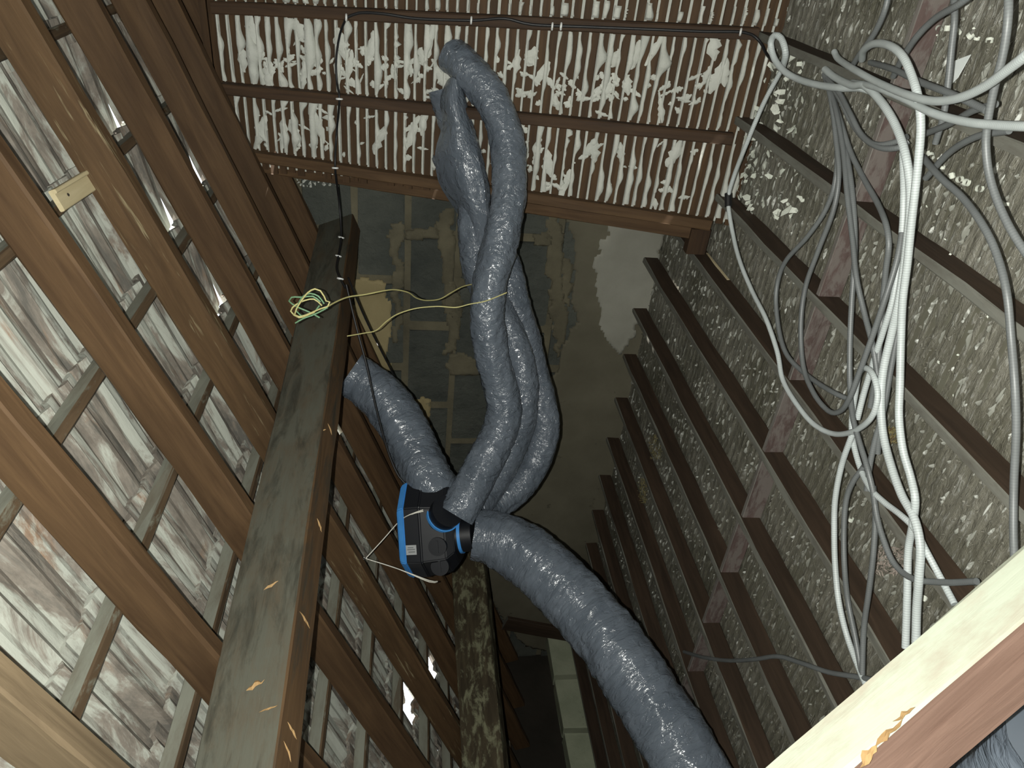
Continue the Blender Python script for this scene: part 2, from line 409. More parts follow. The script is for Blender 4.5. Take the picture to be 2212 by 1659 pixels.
# purlins
e0, e1 = on_roof(690, 480, A_RB), on_roof(430, 1600, A_RB)
dv = (e1 - e0); dv = dv / abs(dv.y)
pe = lambda y: e0 + dv * (e0.y - y)
pd, pw = .178, .095
off = -RN * (pd / 2) + RS * (pw / 2)
o = timber('purlin', pe(2.93 * K) + off, pe(.30) + off, pw, pd, RN, M_PURL, jit=.003)
tag(o, 'large dusty upper purlin beam carrying the rafters, grey on its upslope face', 'beam', 'purlins')
PURL = o
def splinter(p, d, nrm, L, w, mat, parent):
    """torn sliver of bright wood standing on a timber face"""
    d = d.normalized(); s = nrm.cross(d).normalized(); V = []; n = 6; Fc = []
    for i in range(n + 1):
        t = i / n; hw = w * .62 * (.05 + math.sin(t * math.pi)) * U(.3, 1)
        c = p + d * (L * (t - .5)) + s * U(-.3, .3) * w
        V += [c - s * hw, c + nrm * (.0035 * math.sin(t * math.pi) + .0005), c + s * hw]
    for i in range(n):
        a = i * 3; Fc += [(a, a+3, a+4, a+1), (a+1, a+4, a+5, a+2)]
    return link('splinter', mesh('sl', V, Fc), mat, parent)
def on_plane(px, py, pt, n):
    d = ray(px, py); dw = Vector(d); o0 = Vector((0, 0, H)); t = (pt - o0).dot(n) / dw.dot(n); return o0 + dw * t
pfp = pe(1.5) ; upn = -RS
for (ax, ay, bx, by, w) in [(570,1275,602,1256,.010),(532,1490,572,1470,.014),(618,1058,652,1038,.009),(615,952,632,945,.004),(560,1540,600,1525,.003),(695,933,705,928,.004),(650,770,690,760,.002)]:
    a, b = on_plane(ax, ay, pfp, upn), on_plane(bx, by, pfp, upn)
    splinter((a + b) / 2 + upn * .001, b - a, upn, (b - a).length, w, M_SPLIT, PURL)
pun = -RN; pfu = pe(1.5) - RN * pd
for (ax, ay, bx, by, w) in [(684,1120,694,1150,.008),(646,1320,668,1358,.004),(612,1600,628,1650,.005),(620,1560,640,1600,.005),(707,915,716,940,.003)]:
    a, b = on_plane(ax, ay, pfu, pun), on_plane(bx, by, pfu, pun)
    splinter((a + b) / 2 + pun * .001, b - a, pun, (b - a).length, w, M_SPLIT, PURL)
q = roof(-2.68, 0, A_RB)
lo = -RN * .095 + RS * .05
q0 = Vector((q.x, .25, q.z)) + lo; q1 = Vector((q.x, 2.93 * K, q.z)) + lo
tag(timber('purlin', q0, q1, .10, .19, RN, M_MOSS, jit=.006), 'mouldy lichen stained lower purlin near the eaves', 'beam', 'purlins')
# pale cleat between two rafters
cl = [on_roof(112, 438, .925), on_roof(212, 376, .925)]
ct = timber('cleat', cl[0] - RN*.012, cl[1] - RN*.012, .052, .012, RN, M_NEW, None, .0005)
tag(ct, 'short pale new wooden cleat with two screw holes between rafters', 'cleat')
for f in (.18, .86):
    p = cl[0].lerp(cl[1], f) - RN * .0185 
    link('screw_hole_disc', prism(p, p - RN * .0015, .0042, .0036, 10), M_DARK, ct)  # dark disc, its colour stands for the shade inside a screw hole
e = timber('rib', cl[0] - RN*.02 - RS*.021, cl[1] - RN*.02 - RS*.021, .010, .012, RN, M_NEW, ct, .0005)

# ------------------------------------------------------------------ floor: joists, laths, nibs
floor = struct(empty('floor', (0, 0, 0)))
JZ = -1.0; FZ = -1.065
slab('ceiling_board', Vector((-1.2 * K, .95 * K, -.045)), XV * 3.1 * K, YV * 2.05 * K, ZV * .012, M_DARK, floor)
V = []; Fc = []; x0_, x1_, y0_, y1_ = -3.9 * K, .98 * K, .12, 2.93 * K; nx_, ny_ = int((x1_ - x0_) / .011), int((y1_ - y0_) / .0075)
for j in range(ny_ + 1):
    yy = y0_ + (y1_ - y0_) * j / ny_; fr = abs((yy / .0375) % 1 - .5) * 2
    rid = max(0, 1 - fr * 2.2)
    for i in range(nx_ + 1):
        xx = x0_ + (x1_ - x0_) * i / nx_
        q = noise.noise((xx * 14, round(yy / .0375) * 3.7, 1)); q2 = noise.noise((xx * 1.7, yy * 1.7, 5)); q3 = noise.noise((xx * 45, yy * 45, 2))
        z = -.010 + rid * (.003 + .011 * max(0, q + .35 * q2 + .15)) + .0022 * q3 + .003 * q2
        V.append((xx, yy, z))
for j in range(ny_):
    for i in range(nx_):
        a = j * (nx_ + 1) + i
        if V[a][1] > 2.32 * K and V[a][0] > -.86 * K: continue
        Fc.append((a, a + 1, a + nx_ + 2, a + nx_ + 1))
o = link('ceiling_plaster', mesh('plaster', V, Fc, True), M_FLPLAS, floor); o['kind'] = 'stuff'
y = -.9 * K; k = 0
while y < 2.93 * K:
    xr = (.95 if y < 2.30 * K else -.85) * K
    timber('lath', Vector((-3.8 * K, y, -.017)), Vector((xr, y, -.017)), .028, .010, ZV, M_FLLATH, floor, .002, .001); y += .0375
JX = [-1.010 - .2475 * i for i in range(-7, 12)]
jw = .022; jh = .065
for n_, x in enumerate(JX):
    far = 2.93 if x < -.86 else 2.36 if x < .05 else 2.33
    o = timber('joist', W((x - jw / 2, -1.0, JZ - jh / 2)), W((x - jw / 2, far, JZ - jh / 2)), jw * K, jh * K, ZV, M_JOIST, jit=.004, bev=.003)
    if x > .35: lab = '%s dusty joist behind the lath wall foot, right of the conduits' % ORD[n_]
    elif x > -.86: lab = '%s dusty joist from the right, running up to the lath wall foot' % ORD[n_]
    else: lab = '%s dusty dark joist out from the lath wall, ending in the block wall' % ORD[n_ - 7]
    tag(o, lab, 'joist', 'ceiling joists')
for n_ in range(len(JX) - 1):
    a, b = JX[n_] - jw, JX[n_ + 1]
    yy = 1.572 + U(-.008, .008)
    timber('nogging', W((a, yy, JZ - .036)), W((b, yy, JZ - .036)), .018, .060 * K, ZV, M_NOG, floor, .002, .002)
# plaster nibs squeezed up between the ceiling laths: too many to count, one mesh
def blob(bm, c, d, up, L, w, h, seg=4):
    s = up.cross(d).normalized(); rows = []
    for i in range(seg + 1):
        t = i / seg; f = math.sin(math.pi * (.08 + .84 * t)); q = c + d * (L * (t - .5)) + s * U(-.25, .25) * w
        hh = h * f * U(.6, 1.2); ww = w * f * U(.7, 1.3)
        rows.append([bm.verts.new(q - s * ww), bm.verts.new(q - s * ww * .5 + up * hh * .8), bm.verts.new(q + s * ww * .35 + up * hh), bm.verts.new(q + s * ww)])
    for i in range(seg):
        for j in range(3): bm.faces.new((rows[i][j], rows[i+1][j], rows[i+1][j+1], rows[i][j+1]))
bm = bmesh.new()
for k in range(7000):
    yy = (.30 + 2.6 * R() ** .8) * K; yy = round(yy / .0375) * .0375 + .0185 + U(-.004, .004)
    x = U(-3.3, .75) * K
    if yy > 2.3 * K and x > -.86 * K: continue
    xr = x / K
    if min(abs(xr - (j - jw / 2)) for j in JX) < .026: continue
    if noise.noise((xr * 2.2, yy * 1.6, 3.3)) < -.18 and R() < .75: continue
    big = R() ** 2
    blob(bm, Vector((x, yy, U(-.008, -.003))), Vector((1, U(-.15, .15), 0)).normalized(), ZV, .010 + .036 * big, .0016 + .0032 * R() ** 2, .004 + .009 * R())
o = link('plaster_nib', bm_mesh(bm, 'nibs', True), M_NIB, floor); o['kind'] = 'stuff'
bm = bmesh.new()
for k in range(9000):
    x, yy = U(-3.0, .75) * K, U(.3, 2.92) * K
    if yy > 2.3 * K and x > -.86 * K: continue
    if min(abs(x / K - (j - jw / 2)) for j in JX) < .022: continue
    blob(bm, Vector((x, yy, -.006)), Vector((U(-1, 1), U(-1, 1), 0)).normalized(), ZV, U(.005, .014), U(.0015, .004), U(.003, .008), 2)
o = link('plaster_crumb', bm_mesh(bm, 'crumbs', True), M_FLPLAS, floor); o['kind'] = 'stuff'
# paint flakes and curls lying on the ceiling
def flake(bm, c, s, up, tl):
    d = Vector((U(-1, 1), U(-1, 1), U(-tl, tl))).normalized(); e = up.cross(d).normalized(); n = 5; c0 = bm.verts.new(c + up * s * .2)
    ring = [bm.verts.new(c + d * math.cos(a * 6.283 / n) * s * U(.5, 1.2) + e * math.sin(a * 6.283 / n) * s * U(.3, .9) + up * U(0, .5) * s) for a in range(n)]
    for i in range(n): bm.faces.new((c0, ring[i], ring[(i + 1) % n]))
bm = bmesh.new()
for k in range(190):
    px = 1590 + 150 * R() ** 1.2; py = U(130, 470)
    if px < 1530 + (480 - py) * .36: continue
    flake(bm, on_z(px, py, FZ) + ZV * .006, U(.005, .024), ZV, .7)
for k in range(90):
    flake(bm, on_z(U(1620, 2150), U(0, 900), FZ) + ZV * .006, U(.002, .007), ZV, .5)
o = link('plaster_flake', bm_mesh(bm, 'flakes'), M_FLAKE); o['kind'] = 'stuff'
tag(o, 'white plaster flakes scattered over the ceiling back at the lath wall foot', 'flakes')
curl_spots = [(2040,63),(2058,62),(2080,70),(2108,78),(2122,84),(2150,88),(2185,96),(2022,338),(2048,362),(2068,380),(2085,388),(2100,395),(2128,408),(2172,440),(2186,442),(2012,330),(1890,405),(1840,1100),(1848,1122),(2007,1292)]
for i, (px, py) in enumerate(curl_spots):
    c = on_z(px, py, FZ) + ZV * .014; a = U(0, 6.28); d = Vector((math.cos(a), math.sin(a), U(-.3, .3))) * U(.006, .012)
    V = []; Fc = []; rr = U(.006, .009); n = 9; u_ = d.normalized(); s_ = ZV.cross(u_).normalized(); t_ = u_.cross(s_)
    for k in range(n):
        aa = k * 5.4 / (n - 1); e_ = s_ * math.cos(aa) * rr + t_ * math.sin(aa) * rr * U(.9, 1.1)
        V += [c + e_ - d * .5, c + e_ + d * .5]
    for k in range(n - 1): Fc.append((2*k, 2*k+1, 2*k+3, 2*k+2))
    o = link('plaster_curl', mesh('curl', V, Fc, True), M_FLAKE)
    lab_ = ('white plaster curl, %s from left in the upper row by the white card' % ORD[i]) if i < 7 else ('white plaster curl, %s from left in the row below the right conduit bow' % ORD[i - 7]) if i < 15 else \
        ('lone white plaster ring beside the white card', 'lone white plaster ring right of the thick white conduits', 'upper of two plaster rings between slim white and grey conduits', 'lower of two plaster rings between slim white and grey conduits', 'lone white plaster ring close to the foreground strut')[i - 15]
    tag(o, lab_, 'plaster', 'curled plaster keys on the ceiling')
# card, wood chip, fluff
c = [on_z(*p, FZ + .02) for p in ((2048, 190), (2062, 132), (2098, 118), (2070, 168))]
o = link('card', mesh('card', c + [p + ZV * .002 for p in c], [(0,1,2,3), (7,6,5,4), (0,4,5,1), (1,5,6,2), (2,6,7,3), (3,7,4,0)]), M_CARD)
tag(o, 'white torn card scrap leaning on the ceiling near the top right', 'card')
o = timber('wood_chip', on_z(1532, 550, FZ) + ZV * .01, on_z(1578, 606, FZ) + ZV * .01, .012, .012, ZV, M_NEW, jit=.004)
tag(o, 'pale splintered wood chip lying between joists at lath wall foot', 'wood chip')
def fluff(px, py, sx, sy, mat, label, n=220, name='insulation_tuft'):
    bm = bmesh.new()
    for k in range(n):
        c = on_z(px + U(-sx, sx), py + U(-sy, sy), FZ) + ZV * U(.002, .018)
        blob(bm, c, Vector((U(-1, 1), U(-1, 1), U(-.9, .9))).normalized(), ZV, U(.006, .02), U(.0008, .002), U(.001, .004), 3)
    tag(link(name, bm_mesh(bm, 'fl', True), mat), label, 'insulation')
fluff(1925, 1210, 30, 30, M_PFLUFF, 'pinkish grey fibre tuft between joists beside the grey conduit')
fluff(1420, 965, 12, 26, M_YFLUFF, 'yellow fibre tuft between far joists near the block wall, upper one', 200)
fluff(1392, 1060, 9, 26, M_YFLUFF, 'brownish yellow fibre tuft between far joists, lower one', 200)
fluff(1935, 940, 14, 18, M_YFLUFF, 'small yellowish tuft under the white conduits', 90)

# ------------------------------------------------------------------ block wall, render, eaves wall
wb = struct(empty('wall_back', W((-1.5, 2.93, FZ))))
WY = 2.93 * K
xa_, xb_ = -4.2 * K, 1.1 * K; zr = lambda x: H + K * (A_RT + .06) + SL * x
P_ = [(x, WY + d, z) for d in (.012, .11) for (x, z) in ((xa_, -.2), (xb_, -.2), (xb_, zr(xb_)), (xa_, zr(xa_)))]
link('mortar_bed', mesh('bed', P_, [(0, 1, 2, 3), (7, 6, 5, 4), (0, 4, 5, 1), (1, 5, 6, 2), (2, 6, 7, 3), (3, 7, 4, 0)]), M_MORTAR, wb)
bl, bh = .433 * K, .2145 * K
for r in range(-1, 10):
    z0 = H + K * (-1.06 + .2145 * r) ; 
    for c in range(-1, 9):
        x0 = K * (-.77 - .433 * c - (.2165 if r % 2 else 0))
        w_, h_ = bl - .05 + U(-.012, .012), bh - .036 + U(-.008, .006)
        if z0 + h_ < .0 or z0 > H + K * (.86 + SL * (x0 / K)) : continue
        b = bmesh.new(); bmesh.ops.create_cube(b, size=1); bmesh.ops.scale(b, vec=(w_, .06, h_), verts=b.verts)
        bmesh.ops.bevel(b, geom=b.edges[:], offset=.008, segments=1)
        for v in b.verts: v.co += Vector((U(-.004, .004), U(-.003, .003), U(-.004, .004)))
        o = link('concrete_block', bm_mesh(b), M_BLOCK); o.location = (x0 - bl / 2, WY + .028 + U(-.003, .003), z0 + bh / 2)
        o.parent = wb; o.matrix_parent_inverse = wb.matrix_basis.inverted()
def smear(name, outline, mat, parent, plane_y, thick=.012, dens=70, jag=.03):
    """trowelled coat with a ragged edge on the block wall; outline in pixels of the survey photo"""
    P = [on_y(px, py, plane_y) for px, py in outline]; x0, x1 = min(p.x for p in P), max(p.x for p in P); z0, z1 = min(p.z for p in P), max(p.z for p in P)
    def inside(x, z):
        c = False
        for i in range(len(P)):
            a, b = P[i], P[i-1]
            if (a.z > z) != (b.z > z) and x < (b.x - a.x) * (z - a.z) / (b.z - a.z) + a.x: c = not c
        return c
    st = 1 / dens; bm = bmesh.new(); idx = {}
    nx, nz = int((x1 - x0) / st) + 2, int((z1 - z0) / st) + 2
    def vert(i, j):
        if (i, j) not in idx:
            x, z = x0 + i * st, z0 + j * st
            d = thick * (.6 + .5 * noise.noise((x * 3, z * 3, 5)) + .3 * noise.noise((x * 9, z * 9, 1)))
            idx[(i, j)] = bm.verts.new((x + U(-jag, jag) * st * 10, WY - .008 - d, z + U(-jag, jag) * st * 10))
        return idx[(i, j)]
    for i in range(nx):
        for j in range(nz):
            x, z = x0 + (i + .5) * st, z0 + (j + .5) * st
            q = .05 * noise.noise((x * 5, z * 5, 9)) + .022 * noise.noise((x * 17, z * 17, 4))
            if inside(x + q, z + q): bm.faces.new((vert(i, j), vert(i+1, j), vert(i+1, j+1), vert(i, j+1)))
    for e in [e for e in bm.edges if e.is_boundary]:
        a, b = e.verts
        c, d = bm.verts.new((b.co.x, WY + .004, b.co.z)), bm.verts.new((a.co.x, WY + .004, a.co.z)); bm.faces.new((a, b, c, d))
    return link(name, bm_mesh(bm, 'smear', True), mat, parent)
smear('render_coat', [(1225,430),(1300,440),(1440,520),(1400,700),(1360,900),(1310,1100),(1280,1300),(1240,1420),(1130,1390),(1080,1330),(1030,1230),(1075,1130),(1105,1000),(1150,880),(1200,800),(1235,700),(1240,560)], M_RENDER, wb, 2.925, .010)
smear('pale_patch', [(1330,465),(1440,490),(1425,560),(1412,660),(1345,770),(1305,730),(1290,620),(1290,560),(1318,520)], M_PATCH, wb, 2.92, .022)
smear('ochre_patch', [(755,600),(830,610),(845,690),(842,760),(835,860),(800,780),(770,690)], M_YPATCH, wb, 2.925, .014)
smear('ochre_patch', [(895,868),(935,862),(938,930),(930,985),(905,950)], M_YPATCH, wb, 2.925, .012)
for pts in ([(840,480),(868,470),(872,620),(868,750),(848,740),(850,600)], [(945,470),(985,440),(985,620),(1000,660),(975,700),(955,640),(958,560)], [(870,490),(950,488),(950,520),(870,516)], [(1180,480),(1215,470),(1212,600),(1225,700),(1205,780),(1190,720)], [(1150,505),(1190,500),(1190,530),(1150,530)], [(970,770),(1050,775),(1050,810),(968,805)], [(955,610),(985,610),(990,760),(960,770)], [(1215,560),(1235,560),(1230,660),(1210,650)]):
    smear('mortar_smear', pts, M_MORTAR, wb, 2.925, .010)
bm = bmesh.new()
for k in range(120):
    c = on_y(U(615, 735), U(362, 402), 2.925); flake(bm, c, U(.004, .012), -YV, .5)
o = link('plaster_speck', bm_mesh(bm, 'specks'), M_PLAS, wb); o['kind'] = 'stuff'
# eaves wall
we = struct(empty('wall_left', W((-3.8, 1.5, FZ))))
slab('mortar_bed', W((-3.90, 1.0, -1.02)), XV * .06 * K, YV * 2.1 * K, ZV * .10 * K, M_DARK, we)
yj = [on_x(1225, 1382, -3.83).y, on_x(1245, 1478, -3.83).y, on_x(1262, 1592, -3.83).y]
for i in range(7):
    d = yj[0] - yj[1] if i == 0 else yj[1] - yj[2]
    ya = yj[0] if i == 0 else yj[1] - (i - 1) * (yj[1] - yj[2])
    yb = ya - d + .035
    b = bmesh.new(); bmesh.ops.create_cube(b, size=1); bmesh.ops.scale(b, vec=(.11, ya - yb, .20), verts=b.verts); bmesh.ops.bevel(b, geom=b.edges[:], offset=.008, segments=1)
    for v in b.verts: v.co += Vector((U(-.004, .004), U(-.004, .004), U(-.004, .004)))
    o = link('eaves_block', bm_mesh(b), M_PALEBLK, we); o.location = Vector((-3.83 * K, (ya + yb) / 2, H + K * -.96))
slab('eaves_board', W((-4.02, 1.0, -.72)), XV * .02, YV * 2.1 * K, ZV * .22 * K, M_DARK, we)
pl = timber('plank', on_y(1090, 1345, 2.86), on_y(1235, 1372, 2.86), .03, .12, ZV, M_JOIST)
tag(pl, 'dark brown plank at the foot of the block wall by the eaves', 'plank')
# shell of the loft behind and beside the camera
struct(slab('wall_front', Vector((-1.5 * K, -2.2, 1.2)), XV * 3.4 * K, YV * .04, ZV * 1.4, M_DARK))
struct(slab('wall_right_end', Vector((1.42 * K, 1.1, 1.0)), XV * .03, YV * 3.4, ZV * 1.2, M_DARK))

# ------------------------------------------------------------------ lath and plaster wall
wr = struct(empty('wall_right', W((0, 2.31, -1.0))))
bmn = wall(0, WL / 2, -.028)
slab('plaster_coat', wall(-.075, WL / 2 - .02, -.026), XV * .785 * K, WU * (WL / 2 + .04) * K, WN * .008 * K, M_PLAS, wr)
LP = .0375 / K; NL = int((WL + .06) / LP) + 3
for i in range(NL):
    t = -.062 + i * LP
    timber('lath', wall(-.868 + U(-.01, .01), t, -.011), wall(.72, t + U(-.003, .003), -.011), .0275, .009, WN, M_LATH, wr, .002, .001)
studs = [((-.258, 0), (-.352, 1.64)), ((-.559, 0), (-.590, 1.64)), ((-.845, 0), (-.795, 1.64)), ((-.03, 0), (-.13, 1.64))]
sw, sd = .034, .034
for (a, b) in studs:
    timber('stud', wall(a[0] - sw * .5, a[1], sd / 2), wall(b[0] - sw * .5, b[1], sd / 2), sw * K, sd * K, WN, M_STUD if a[0] > -.8 else M_RAFT, wr, .003)
o = timber('trimmer', wall(-.915, .0, -.06), wall(-.862, 1.60, -.06), .06, .07, WN, M_RAFT, wr, .003)
q_ = on_y(1505, 518, 2.36); o = timber('sole_block', q_ - XV * .055, q_ + XV * .055, .05, .085, ZV, M_STUD, wr, .003)
def stud_x(n, t): 
    a, b = studs[n]; return a[0] + (b[0] - a[0]) * t / 1.64
def key_mesh(xa, xb, t, rs):
    """plaster squeezed through one gap: straight along the upper lath, sagging and wavy below"""
    n = 22; V = []; Fc = []; sd_ = rs.uniform(0, 99); broken = rs.random() < .10; heavy = (1.1 if rs.random() < .3 else 0)
    t0 = t; gap = .0085 / K
    for i in range(n + 1):
        s = i / n; x = xa + (xb - xa) * s
        q = noise.noise((x * 9, sd_, 0)) + .6 * noise.noise((x * 22, sd_, 4)); q2 = noise.noise((x * 3.2, t * 3.2, 8))
        wd = gap * (.55 + 2.6 * max(0, q + .12 + .7 * q2) ** 1.3 + heavy * (.5 + q)); wd = min(max(wd, gap * .4), LP * 1.5)
        if broken and rs.random() < .4: wd = gap * .5
        hh = min(.024, .004 + .55 * wd)
        ends = min(1, 6 * s, 6 * (1 - s)); hh *= .35 + .65 * ends
        for (tt, nn) in ((t0 + gap * .45, -.012), (t0 + gap * .5, hh * .35), (t0 + .1 * gap, hh * .9), (t0 - wd * .55, hh), (t0 - wd * .92, hh * .55), (t0 - wd, -.004)):
            V.append(wall(x, tt, nn))
    for i in range(n):
        for k in range(5):
            a = i * 6 + k; Fc.append((a, a + 6, a + 7, a + 1))
    return mesh('key', V, Fc, True)
rs = random.Random(3)
for i in range(NL):
    t = -.062 + (i + .5) * LP
    if t > 1.66: break
    for n_, (lo_, hi_) in enumerate((((2, 0), (1, 1)), ((1, 0), (0, 1)), ((0, 0), None))):
        xa = stud_x(lo_[0], t) + (.004 if True else 0)
        xb = stud_x(hi_[0], t) - sw - .004 if hi_ else xa + rs.uniform(.02, .05)
        if hi_ is None and rs.random() < .25: continue
        if xb - xa < .02: continue
        link('plaster_key', key_mesh(xa, xb, t, rs), M_PLAS, wr)
# bigger smears thrown across the laths
bm = bmesh.new()
for k in range(260):
    band = rs.random()
    n_ = 1 if rs.random() < .7 else 2
    t = rs.uniform(.1, 1.55)
    xb = stud_x(n_ - 1, t) - sw; xa = stud_x(n_, t)
    f = min(.94, max(.06, rs.gauss(.35, .14))) if n_ == 1 else rs.uniform(.08, .92)
    x = xa + (xb - xa) * f
    c = wall(x, t, .001)
    d = (WU * rs.uniform(-1, 1) + XV * rs.uniform(-.6, .6)).normalized()
    blob(bm, c, d, WN, rs.uniform(.012, .06), rs.uniform(.003, .013) , rs.uniform(.003, .009), 8)
for k in range(46):
    n_ = 1 if rs.random() < .6 else 2
    t = rs.uniform(.05, 1.6); xb = stud_x(n_ - 1, t) - sw; xa = stud_x(n_, t)
    c = wall(xa + (xb - xa) * rs.uniform(.1, .9), t, 0)
    blob(bm, c, (XV + WU * rs.uniform(-.5, .5)).normalized(), WN, rs.uniform(.06, .16), rs.uniform(.012, .024), rs.uniform(.008, .015), 9)
o = link('plaster_splat', bm_mesh(bm, 'splat', True), M_PLAS, wr); o['kind'] = 'stuff'

# ------------------------------------------------------------------ foreground strut
def at_depth(px, py, zc): d = ray(px, py); return W(d * (zc / F))
c0, c1 = at_depth(1650, 1822, .80), at_depth(2300, 1262, .80)
dirv = (c1 - c0).normalized(); vd = ((c0 + c1) / 2 - Vector((0, 0, H))).normalized()
side = dirv.cross(vd).normalized()
if side.dot(cx) > 0: side = -side                      # towards upper left of the frame
f1 = (side * .86 + vd * .50).normalized(); f2 = f1.cross(dirv).normalized()
if f2.dot(vd) < 0: f2 = -f2
wA, wB = .078, .150
ctr = f1 * wA / 2 + f2 * wB / 2
o = timber('strut', c0 - dirv * .30 + ctr, c1 + dirv * .17 + ctr, wA, wB, f2, M_BRACE, jit=.004, bev=.006)
tag(o, 'big dusty foreground strut crossing the lower right corner, torn reddish lower face', 'beam')
STRUT = o
for (px, py, qx, qy, w) in [(1855,1655,1895,1610,.012),(1890,1610,1950,1555,.010),(1930,1560,1975,1525,.005)]:
    a, b = at_depth(px, py, .80), at_depth(qx, qy, .80)
    splinter((a + b) / 2 - vd * .004, b - a, -vd, (b - a).length, w, M_SPLIT, STRUT)

# ------------------------------------------------------------------ fan unit and ducts
FC = on_y(940, 1140, 1.80)
zc = (FC - Vector((0, 0, H))).dot(cz)
s_px = zc / F                                             # metres per pixel at the fan
eu, ev, ew = cx.copy(), cy.copy(), -cz.copy()             # right, down, towards the lens in the survey frame
tl = Matrix.Rotation(math.radians(7), 3, ev); eu, ew = tl @ eu, tl @ ew
tl = Matrix.Rotation(math.radians(4), 3, ew); eu, ev = tl @ eu, tl @ ev
def fp(u, v, w=0): return FC + eu * (u * s_px) + ev * (v * s_px) + ew * (w * s_px)
fan = empty('fan_unit', FC)
tag(fan, 'black multi port ventilation fan box with blue lid hung on white string', 'fan')
OCT = [(-102, 34), (-102, -34), (-62, -84), (50, -84), (94, -42), (98, 26), (56, 78), (-56, 78)]
def fan_shell(name, rings, mat):
    V = []; Fc = []
    for (u, sc_, vo) in rings:
        for (v, w) in OCT: V.append(fp(u, v * sc_ + vo, w * sc_))
    n = len(OCT)
    for r in range(len(rings) - 1):
        for k in range(n): Fc.append((r*n+k, r*n+(k+1) % n, (r+1)*n+(k+1) % n, (r+1)*n+k))
    Fc.append(tuple(range(n-1, -1, -1))); Fc.append(tuple((len(rings)-1)*n+k for k in range(n)))
    me = mesh(name, V, Fc); b = bmesh.new(); b.from_mesh(me); bmesh.ops.bevel(b, geom=[e for e in b.edges], offset=.004, segments=2, affect='EDGES'); bmesh.ops.recalc_face_normals(b, faces=b.faces); b.to_mesh(me); b.free()
    return link(name, me, mat, fan)
fan_shell('body', [(-47, 1.0, 0), (-14, 1.02, 0), (-13, 1.0, 0), (36, .94, 0), (53, .80, -4)], M_BLACK)
fan_shell('lid', [(-66, .80, 2), (-60, .97, 1), (-46, 1.03, 0)], M_BLUE)
# label
lb = slab('label', fp(-34, 29, 80), eu * 11 * s_px, ev * 10 * s_px, ew * .6 * s_px, M_LABEL, fan)
for i, (v, l) in enumerate(((-5, 6), (-1, 8), (4, 7))):
    slab('print_line', fp(-34 + (i - 1), 29 + v, 80.7), eu * l * s_px, ev * 1.0 * s_px, ew * .2 * s_px, M_PRINT, lb)
# blanked ports
for (u, v) in ((21, 25), (21, 68)):
    pt = link('blank_port', prism(fp(u, v, 60), fp(u, v, 80 if v < 50 else 70), 20 * s_px, 19 * s_px, 28), M_BLACK, fan)
    slab('grip_bar', fp(u, v, 80 if v < 50 else 70), eu * 2.5 * s_px, ev * 13 * s_px, ew * 3 * s_px, M_BLACK, pt)
def port(name, a, b, r, ring=True):
    o = link(name, prism(a, b, r, r, 32), M_BLACK, fan)
    if ring:
        m = a.lerp(b, .45); d = (b - a).normalized() * .006
        link('blue_seal', prism(m - d, m + d, r * 1.08, r * 1.08, 32), M_BLUE, o)
    return o
port('port', fp(40, 16, 20), fp(86, 14, 20), 35 * s_px)
port('port', fp(20, -26, 44), fp(46, -46, 72), 34 * s_px)
port('port', fp(20, -40, -40), fp(70, -46, -40), 32 * s_px)
port('port', fp(-12, -80, -10), fp(-14, -106, -10), 46 * s_px, False)
# hanging string and hook
hk = on_roof(783, 1206, A_RB)
h_o = link('hook', tube_mesh([hk + ZV * .012, hk + Vector((0, -.004, -.006)), hk + Vector((.006, -.006, -.012)), hk + Vector((.010, -.004, -.004))], .0016, 6, .003), M_HOOK)
tag(h_o, 'small steel hook screwed into the rafter above the fan', 'hook')
hb = hk + Vector((.004, -.005, -.012))
st = empty('hanging_string', hb); tag(st, 'white string looped over the rafter hook holding the black fan box', 'string')
def cord(name, pts, r, mat, parent=None, seg=8, step=.02): return link(name, tube_mesh(pts, r, seg, step), mat, parent)
t1 = fp(0, -55, 86)
for q in (0, 3):
    cord('strand', [hb, hb.lerp(fp(-66, -23, 50), .55), fp(-60, -28, 66 + q * .4), fp(-30, -45, 86 + q), fp(-2, -53 + q, 84)], .0019, M_STRING, st)
    cord('strand', [hb, hb.lerp(fp(-10, 100, 40), .5), fp(-8, 100 + q, 52), fp(4, 108 + q * .3, 30)], .0019, M_STRING, st)

SPIN = 0
def wrinkle(rad, amp, seed):
    def f(s, a, d):
        ca, sa = math.cos(a), math.sin(a)
        r1 = noise.noise((s * 24 + seed, ca * 1.3, sa * 1.3)); r2 = noise.noise((s * 8, ca * 1.4 + seed, sa * 1.4)); r3 = noise.noise((s * 48, ca * 3.0, sa * 3.0 + seed))
        return amp * (.7 * (abs(r1) - .25) + .8 * r2 + .55 * r3)
    return f
def duct(pts, rad, label, seed, amp=.007, seg=56, name='flexible_duct'):
    o = link(name, tube_mesh(pts, rad, seg, .010, wrinkle(.1, amp, seed)), M_DUCT)
    return tag(o, label, 'duct', 'grey insulated ducts')
def ypath(lst): return [on_y(px, py, yy) for (px, py, yy) in lst]
# top duct, to the roof outlet between two rafters
duct(ypath([(948,1072,1.86),(925,1035,1.90),(903,985,1.98),(872,925,2.06),(836,872,2.13),(795,832,2.18),(755,805,2.20)]), lambda t: .098 - .03 * max(0, t - .75), 'grey foil duct rising from the fan to the roof behind the rafters', 1.0, .008)
